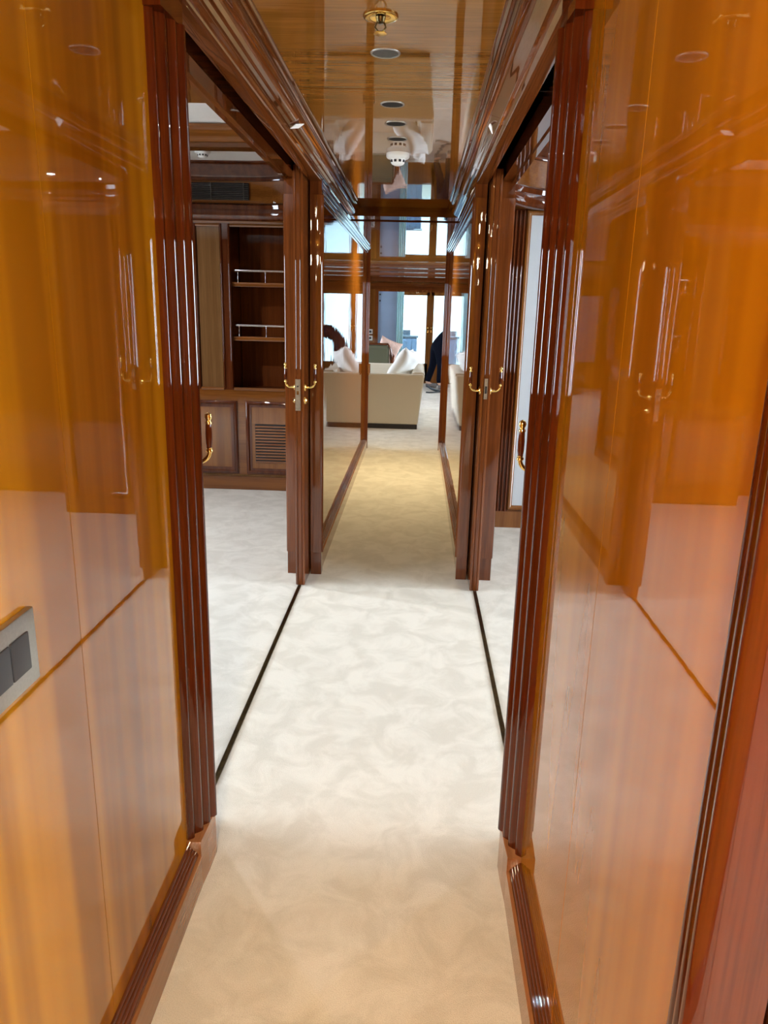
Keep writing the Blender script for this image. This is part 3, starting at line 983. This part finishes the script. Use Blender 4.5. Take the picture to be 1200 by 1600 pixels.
# ------------------------------------------------------------------ closet in the right cabin
YC = 4.95
cl = thing('fabric_panelled_closet', 'tall mahogany closet with a grey-blue fabric door panel in the right cabin', 'closet', (1.0, YC, 0))
MB().box(0.445, 1.36, YC + 0.02, YC + 0.36, 0, 2.05).box(0.445, 1.36, YC - 0.002, YC + 0.02, 0.0, 0.115).build('carcass', M['cab'], cl, 0)
for z0, z1 in ((2.034, 2.06), (0.11, 0.135)):
    MB().box(0.445, 1.36, YC + 0.004, YC + 0.02, z0, z1).build('rail', M['cab_x'], cl, 0)
st = MB()
for x0, x1 in ((0.445, 0.655), (0.835, 0.90), (1.30, 1.36)):
    st.box(x0, x1, YC, YC + 0.02, 0.115, 2.05)
for xx in (0.578, 0.602, 0.628):
    P = [(xx + 0.022 * k / 8, YC - 0.012 * math.sin(PI * k / 8)) for k in range(9)]
    st.prism(P, 'Z', 0.118, 2.04)
st.build('stile', M['cab_dark'], cl, 50)
for x0, x1 in ((0.652, 0.84), (0.895, 1.305)):
    pn = MB().box(x0 + 0.032, x1 - 0.032, YC + 0.004, YC + 0.02, 0.155, 2.018).build('fabric_panel' if x0 < 0.7 else 'wood_door', M['fabric_blue'] if x0 < 0.7 else M['cab'], cl, 0)
    pn['label'] = 'grey-blue fabric panel' if x0 < 0.7 else 'varnished wood door'
    fr = MB()
    prof = [(0.0, 0.02), (0.0, -0.004), (0.008, -0.014), (0.018, -0.014), (0.026, -0.004), (0.033, -0.002), (0.033, 0.02)]
    cs = [(x0, 0.125), (x1, 0.125), (x1, 2.046), (x0, 2.046)]
    ins = [(1, 1), (-1, 1), (-1, -1), (1, -1)]
    rings = [[fr.bm.verts.new((cx + ix * o, YC + yy, cz + iz * o)) for o, yy in prof] for (cx, cz), (ix, iz) in zip(cs, ins)]
    for i in range(4):
        a, b = rings[i], rings[(i + 1) % 4]
        for k in range(len(prof) - 1):
            fr.face([a[k], a[k + 1], b[k + 1], b[k]])
    fr.build('panel_moulding', M['cab'], pn, 40)

# ------------------------------------------------------------------ saloon: sofa
so = thing('sofa', 'cream upholstered sofa on a dark plinth, side arm towards the passage', 'sofa', (-0.6, 10.2, 0))
YS0, YS1 = 9.25, 11.25
MB().box(-1.36, 0.036, YS0 + 0.005, YS1 - 0.02, 0.0, 0.058).build('plinth', M['plinth'], so, 0)


def arm(y0, y1):
    t = MB().prism([(-1.42, 0.056), (0.042, 0.056), (0.108, 0.655), (0.098, 0.672), (-1.42, 0.672)], 'Y', y0, y1)
    bmesh.ops.bevel(t.bm, geom=[e for e in t.bm.edges], offset=0.012, segments=3, affect='EDGES')
    t.build('arm', M['sofa'], so, 50)


arm(YS0, YS0 + 0.15)
arm(YS1 - 0.15, YS1)
t = MB().prism([(-0.14, 0.056), (0.044, 0.056), (0.114, 0.675), (0.098, 0.69), (-0.03, 0.69), (-0.05, 0.67)], 'Y', YS0 + 0.152, YS1 - 0.152)
bmesh.ops.bevel(t.bm, geom=list(t.bm.edges), offset=0.012, segments=3, affect='EDGES')
t.build('backrest', M['sofa'], so, 50)
MB().box(-1.38, -0.10, YS0 + 0.152, YS1 - 0.152, 0.056, 0.26).build('base', M['sofa'], so, 0)
for k in range(2):
    y0 = YS0 + 0.155 + k * 0.846
    MB().rbox(-1.40, -0.12, y0, y0 + 0.842, 0.26, 0.43, 0.035, 4).build('seat_cushion', M['sofa'], so, 50)


def pillow(name, label, mat, loc, rot, w, h, d, seed=0, cat='cushion', group=None):
    rnd = random.Random(seed)
    bm = bmesh.new()
    n = 18
    rows = []
    for s in (1, -1):
        g = []
        for i in range(n + 1):
            row = []
            for j in range(n + 1):
                u, v = 2 * i / n - 1, 2 * j / n - 1
                pu = u * (1 - 0.10 * (1 - v * v) * abs(u))
                pv = v * (1 - 0.10 * (1 - u * u) * abs(v))
                th = max(0.0, (1 - u ** 4) * (1 - v ** 4)) ** 0.55
                th *= 1 + 0.10 * math.sin(5 * u + 3 * v + seed) * math.cos(4 * v - 2 * u)
                row.append(bm.verts.new((pu * w / 2, s * d / 2 * th, pv * h / 2)))
            g.append(row)
        rows.append(g)
        for i in range(n):
            for j in range(n):
                q = [g[i][j], g[i + 1][j], g[i + 1][j + 1], g[i][j + 1]]
                bm.faces.new(q if s > 0 else q[::-1])
    bmesh.ops.remove_doubles(bm, verts=list(bm.verts), dist=1e-5)
    mt = Matrix.Translation(loc) @ Matrix.Rotation(rot[2], 4, 'Z') @ Matrix.Rotation(rot[1], 4, 'Y') @ Matrix.Rotation(rot[0], 4, 'X')
    bmesh.ops.transform(bm, matrix=mt, verts=list(bm.verts))
    t = MB()
    t.bm.free()
    t.bm = bm
    return tag(t.build(name, mat, None, 60), label, cat, group)


# thickness axis is local Y; turned so that the cushion leans on the sofa back (towards +X)
pillow('cushion', 'plump white cushion leaning on the sofa back, nearer of the two', M['pillow'], (-0.165, 9.95, 0.72), (0.52, 0.22, math.radians(62)), 0.46, 0.50, 0.17, 1)
pillow('cushion', 'white cushion tucked behind the plump one on the sofa', M['pillow'], (-0.115, 10.45, 0.71), (0.45, 0.1, math.radians(80)), 0.42, 0.46, 0.15, 2)

# ------------------------------------------------------------------ armchair behind the sofa
ac = thing('armchair', 'dark wood armchair with olive padding behind the sofa', 'armchair', (-0.66, 12.5, 0))
for x in (-0.92, -0.40):
    for y in (12.22, 12.78):
        MB().lathe([(0.018, 0), (0.026, 0.02), (0.024, 0.2), (0.03, 0.36), (0, 0.36)], (x, y, 0), seg=12).build('leg', M['cab_dark'], ac, 50)
MB().rbox(-0.94, -0.38, 12.2, 12.8, 0.34, 0.48, 0.04, 3).build('seat', M['olive'], ac, 50)
t = MB().prism([(12.17, 0.44), (12.29, 0.44), (12.25, 0.80), (12.20, 0.90), (12.15, 0.91), (12.10, 0.86)], 'X', -0.80, -0.44)
bmesh.ops.bevel(t.bm, geom=list(t.bm.edges), offset=0.03, segments=3, affect='EDGES')
t.build('backrest', M['olive'], ac, 50)
for x in (-0.93, -0.39):
    a_ = MB().tube([(x, 12.20, 0.46), (x, 12.20, 0.66), (x, 12.28, 0.72), (x, 12.60, 0.70), (x, 12.76, 0.64)], [0.03, 0.034, 0.034, 0.03, 0.026], 12)
    a_.tube([(x, 12.72, 0.47), (x, 12.72, 0.66)], 0.022, 10)
    a_.build('armrest', M['cab_dark'], ac, 50)
MB().tube([(-0.93, 12.2, 0.66), (-0.86, 12.16, 0.84), (-0.78, 12.14, 0.91), (-0.46, 12.14, 0.91), (-0.42, 12.16, 0.84), (-0.39, 12.2, 0.66)], 0.017, 10).build('back_frame', M['cab_dark'], ac, 50)
pillow('cushion', 'rose coloured cushion propped on the olive armchair', M['rose'], (-0.47, 12.42, 0.80), (0.25, 0.35, math.radians(25)), 0.40, 0.38, 0.14, 3)

# ------------------------------------------------------------------ wall switches by the aft doors
for z, lab in ((1.012, 'upper white socket plate on the wood wall left of the aft doors'), (0.885, 'lower white socket plate on the wood wall left of the aft doors')):
    p = thing('switch_plate', lab, 'switch', (-0.965, 15.5, z), 'switch plates beside the aft doors')
    MB().rbox(-1.02, -0.905, 15.488, 15.5, z - 0.048, z + 0.048, 0.004, 2).build('plate', M['white'], p, 40)
    MB().rbox(-0.995, -0.93, 15.484, 15.492, z - 0.022, z + 0.022, 0.003, 2).build('rocker', M['rocker'], p, 40)

# ------------------------------------------------------------------ aft doors of the saloon
jm = MB().box(-0.86, -0.795, 15.42, 15.7, 0, 1.85).box(1.96, 2.02, 15.42, 15.5, 0, 1.85).box(-0.86, 2.02, 15.43, 15.7, 1.80, 1.86)
struct('trim_34', jm, M['jamb'], 'wood frame around the aft doors', smooth=0)


def aft_leaf(name, label, x0, x1, y, hx, open_=True):
    r = thing(name, label, 'door', ((x0 + x1) / 2, y, 0))
    r['kind'] = 'structure'
    s = MB().box(x0, x0 + 0.072, y, y + 0.05, 0.02, 1.80).box(x1 - 0.072, x1, y, y + 0.05, 0.02, 1.80).box(x0, x1, y, y + 0.05, 1.74, 1.80)
    s.box(x0, x1, y, y + 0.05, 0.02, 0.40)
    s.build('stiles', M['cab'], r, 0)
    MB().box(x0 + 0.05, x1 - 0.05, y + 0.02, y + 0.028, 0.38, 1.76).build('pane', M['tint'], r, 0)
    h = MB().lathe([(0, 0), (0.022, 0), (0.022, 0.006), (0.008, 0.012), (0.008, 0.035), (0.02, 0.045), (0.018, 0.062), (0, 0.066)], (hx, y, 1.12), (0, -1, 0), 16)
    h.build('knob', M['brass'], r, 60)
    MB().box(hx - 0.012, hx + 0.012, y - 0.004, y + 0.002, 1.02, 1.07).build('lock_plate', M['brass'], r, 0)


aft_leaf('door_5', 'glazed aft door with daylight behind it, left of the meeting stiles', -0.40, 0.245, 15.52, 0.215)
aft_leaf('door_6', 'glazed aft door with daylight behind it, right of the meeting stiles', 0.247, 0.92, 15.52, 0.28)
struct('trim_35', MB().box(0.228, 0.264, 15.508, 15.522, 0.02, 1.80).box(-0.84, 2.0, 15.505, 15.68, 0.0, 0.03), M['cab'], 'meeting bead and sill of the aft doors', smooth=0)
# fixed grey-blue panel and curtain at the left of the opening
gp = thing('blue_screen_panel', 'tall grey-blue lacquered screen panel left of the bright aft doors', 'screen', (-0.61, 15.5, 0))
MB().box(-0.800, -0.395, 15.46, 15.50, 0.02, 1.80).build('panel', M['bluepane'], gp, 0)
for z in (1.74, 1.62):
    MB().lathe([(0, 0), (0.018, 0), (0.018, 0.010), (0, 0.012)], (-0.765, 15.46, z), (0, -1, 0), 12).build('hinge', M['black'], gp, 40)


def curtain(name, label, x0, x1, y, z0, z1, n, amp, mat):
    b = MB()
    N_ = n * 10
    top = []
    bot = []
    for k in range(N_ + 1):
        t = k / N_
        x = x0 + (x1 - x0) * t
        yy = y + amp * math.sin(2 * PI * n * t) + amp * 0.3 * math.sin(2 * PI * n * 0.37 * t)
        top.append((x, yy))
        bot.append((x, yy))
    ring = top + [(x, yy + 0.006) for x, yy in reversed(top)]
    b.prism(ring, 'Z', z0, z1)
    return tag(b.build(name, mat, None, 60), label, 'curtain')


curtain('curtain', 'narrow pale blue curtain between the blue screen and the bright door', -0.425, -0.285, 15.40, 0.02, 1.80, 4, 0.022, M['curtain'])
for k, xx in enumerate((1.06, 1.515)):
    g2 = thing('blue_screen_panel', ('grey-blue screen panel right of the aft doors', 'outer grey-blue screen panel on the right of the saloon')[k], 'screen', (xx + 0.22, 15.5, 0))
    MB().box(xx, xx + 0.44, 15.46, 15.497, 0.52, 1.80).build('panel', M['bluepane'], g2, 0)
    MB().box(xx, xx + 0.44, 15.455, 15.497, 0.02, 0.515).build('wood_base', M['far_panel'], g2, 0)
curtain('curtain', 'pale blue curtain at the right edge of the aft doors', 0.88, 1.05, 15.40, 0.02, 1.80, 4, 0.022, M['curtain'])
curtain('curtain', 'gathered pale curtain at the left saloon windows', -3.0, -2.85, 14.3, 0.02, 1.9, 4, 0.03, M['curtain'])

# deck furniture outside
dk = thing('outdoor_counter', 'grey slatted outdoor counter standing on the deck beyond the aft door', 'outdoor counter', (-0.19, 18.2, -0.02))
MB().rbox(-0.40, 0.03, 18.0, 18.4, 0.83, 0.87, 0.006, 2).build('top', M['deckgrey'], dk, 40)
MB().box(-0.37, 0.0, 18.03, 18.38, -0.02, 0.83).build('body', M['deckgrey'], dk, 0)
for k in range(3):
    MB().rbox(-0.365 + k * 0.122, -0.252 + k * 0.122, 18.005, 18.03, 0.02, 0.81, 0.006, 2).build('slat_panel', M['bluepane'], dk, 40)
tag(MB().rbox(-0.34, -0.16, 18.1, 18.25, 0.88, 1.0, 0.01, 2).build('deck_box', M['deckgrey'], None, 40), 'small grey box standing on the outdoor counter', 'box')

# ------------------------------------------------------------------ person bending over a vacuum cleaner
def skinned(name, verts, edges, radii, mat, parent=None, sub=2):
    me = bpy.data.meshes.new(name)
    me.from_pydata(verts, edges, [])
    o = bpy.data.objects.new(name, me)
    COL.objects.link(o)
    o.modifiers.new('skin', 'SKIN')
    if not me.skin_vertices:
        bpy.context.view_layer.objects.active = o
    sk = me.skin_vertices[0].data if me.skin_vertices else None
    if sk:
        for i, r in enumerate(radii):
            rr = r if isinstance(r, tuple) else (r, r)
            sk[i].radius = rr
            sk[i].use_root = (i == 0)
    o.modifiers['skin'].use_smooth_shade = True
    sd = o.modifiers.new('sub', 'SUBSURF')
    sd.levels = sub
    sd.render_levels = sub
    me.materials.append(mat)
    if parent is not None:
        o.parent = parent
        o.matrix_parent_inverse = Matrix.Translation(parent.location).inverted() if parent.parent is None else Matrix.Identity(4)
    return o


pe = thing('person', 'person in dark clothes bending over a vacuum cleaner beyond the sofa', 'person', (0.36, 14.5, 0))
LF, RF = (0.225, 14.72, 0.055), (0.47, 14.42, 0.055)
V = [(0.40, 14.52, 0.86),            # 0 pelvis
     (0.52, 14.50, 0.97),            # 1 belly
     (0.68, 14.48, 1.05),            # 2 chest
     (0.82, 14.46, 1.07),            # 3 upper chest
     (0.92, 14.45, 1.05),            # 4 neck
     (1.02, 14.44, 1.03),            # 5 head
     (1.11, 14.43, 0.99),            # 6 crown
     (0.365, 14.63, 0.80), (0.335, 14.70, 0.46), (0.225, 14.74, 0.09), (0.33, 14.70, 0.035),    # 7-10 back leg
     (0.42, 14.43, 0.80), (0.475, 14.42, 0.46), (0.45, 14.43, 0.09), (0.56, 14.40, 0.035),      # 11-14 front leg
     (0.80, 14.63, 1.03), (0.84, 14.66, 0.78), (0.93, 14.60, 0.60),                            # 15-17 arm
     (0.80, 14.28, 1.03), (0.86, 14.26, 0.78), (0.96, 14.34, 0.62)]                            # 18-20 arm
E_ = [(0, 1), (1, 2), (2, 3), (3, 4), (4, 5), (5, 6), (0, 7), (7, 8), (8, 9), (9, 10), (0, 11), (11, 12), (12, 13), (13, 14), (3, 15), (15, 16), (16, 17), (3, 18), (18, 19), (19, 20)]
Rr = [0.135, 0.125, 0.13, 0.12, 0.05, 0.09, 0.07, 0.095, 0.062, 0.042, 0.036, 0.095, 0.062, 0.042, 0.036, 0.055, 0.042, 0.03, 0.055, 0.042, 0.03]
skinned('body', V, E_, Rr, M['skin'], pe)
# clothes: trousers and long-sleeved top just outside the body
Vc = V[:4] + V[7:10] + V[11:14] + V[15:18] + V[18:21]
Ec = [(0, 1), (1, 2), (2, 3), (0, 4), (4, 5), (5, 6), (0, 7), (7, 8), (8, 9), (3, 10), (10, 11), (11, 12), (3, 13), (13, 14), (14, 15)]
Rc = [0.150, 0.140, 0.145, 0.135, 0.108, 0.076, 0.058, 0.108, 0.076, 0.058, 0.068, 0.054, 0.042, 0.068, 0.054, 0.042]
Vc = [list(v) for v in Vc]
cl_ = skinned('clothes', Vc, Ec, Rc, M['navy'], pe)
cl_['label'] = 'dark navy clothes'
MB().ball((1.075, 14.435, 1.045), 0.105, 16, 0.95).build('hair', M['hair'], pe, 60)
for (x, y) in ((0.27, 14.72), (0.50, 14.415)):
    t = MB().rbox(x - 0.07, x + 0.15, y - 0.045, y + 0.045, 0.0, 0.075, 0.03, 4)
    t.build('shoe', M['shoe'], pe, 60)
for hx, hy, hz in ((0.94, 14.585, 0.575), (0.97, 14.35, 0.595)):
    for k in range(4):
        yy = hy - 0.03 + k * 0.02
        L_ = (0.072, 0.080, 0.076, 0.060)[k]
        MB().tube([(hx, yy, hz), (hx + 0.025, yy, hz - L_ * 0.5), (hx + 0.012, yy, hz - L_ * 0.85), (hx - 0.008, yy, hz - L_ * 0.8)], [0.010, 0.0095, 0.009, 0.007], 8).build('finger', M['skin'], pe, 60)
    MB().tube([(hx - 0.01, hy - 0.03, hz + 0.01), (hx - 0.03, hy - 0.045, hz - 0.02), (hx - 0.02, hy - 0.035, hz - 0.05)], [0.012, 0.010, 0.008], 8).build('thumb', M['skin'], pe, 60)

vc = thing('vacuum_cleaner', 'black vacuum cleaner with its hose lying on the carpet at the person\'s feet', 'vacuum cleaner', (0.95, 14.1, 0))
MB().rbox(0.72, 1.10, 13.75, 14.05, 0.05, 0.27, 0.06, 4).build('canister', M['black'], vc, 60)
for y in (13.78, 14.02):
    MB().lathe([(0, -0.015), (0.06, -0.015), (0.06, 0.015), (0, 0.015)], (0.80, y, 0.06), (0, 1, 0), 20).build('wheel', M['black'], vc, 40)
hp = []
ctl = [(0.74, 13.90, 0.10), (0.58, 13.78, 0.035), (0.46, 13.72, 0.03), (0.34, 13.95, 0.03), (0.26, 14.45, 0.03), (0.22, 14.95, 0.03), (0.32, 15.1, 0.03), (0.55, 14.95, 0.05), (0.80, 14.70, 0.25), (0.93, 14.58, 0.50)]
for i in range(len(ctl) - 1):
    p0, p1, p2, p3 = [Vector(ctl[max(0, min(len(ctl) - 1, i + q))]) for q in (-1, 0, 1, 2)]
    for k in range(8):
        t = k / 8
        hp.append(0.5 * ((2 * p1) + (p2 - p0) * t + (2 * p0 - 5 * p1 + 4 * p2 - p3) * t * t + (3 * p1 - p0 - 3 * p2 + p3) * t ** 3))
hp.append(Vector(ctl[-1]))
MB().tube(hp, 0.021, 12).build('hose', M['black'], vc, 60)
tq = [(0.20, 13.60, 0.018), (0.25, 13.55, 0.018), (0.34, 13.62, 0.018), (0.46, 13.74, 0.018), (0.60, 13.80, 0.018), (0.74, 13.86, 0.06)]
MB().tube(tq, 0.013, 10).build('power_cord', M['black'], vc, 60)
MB().tube([(0.93, 14.58, 0.50), (0.97, 14.42, 0.62), (1.25, 14.2, 0.10)], 0.017, 10).build('wand', M['chrome'], vc, 60)
MB().rbox(1.16, 1.44, 14.12, 14.24, 0.005, 0.07, 0.02, 3).build('floor_nozzle', M['black'], vc, 60)
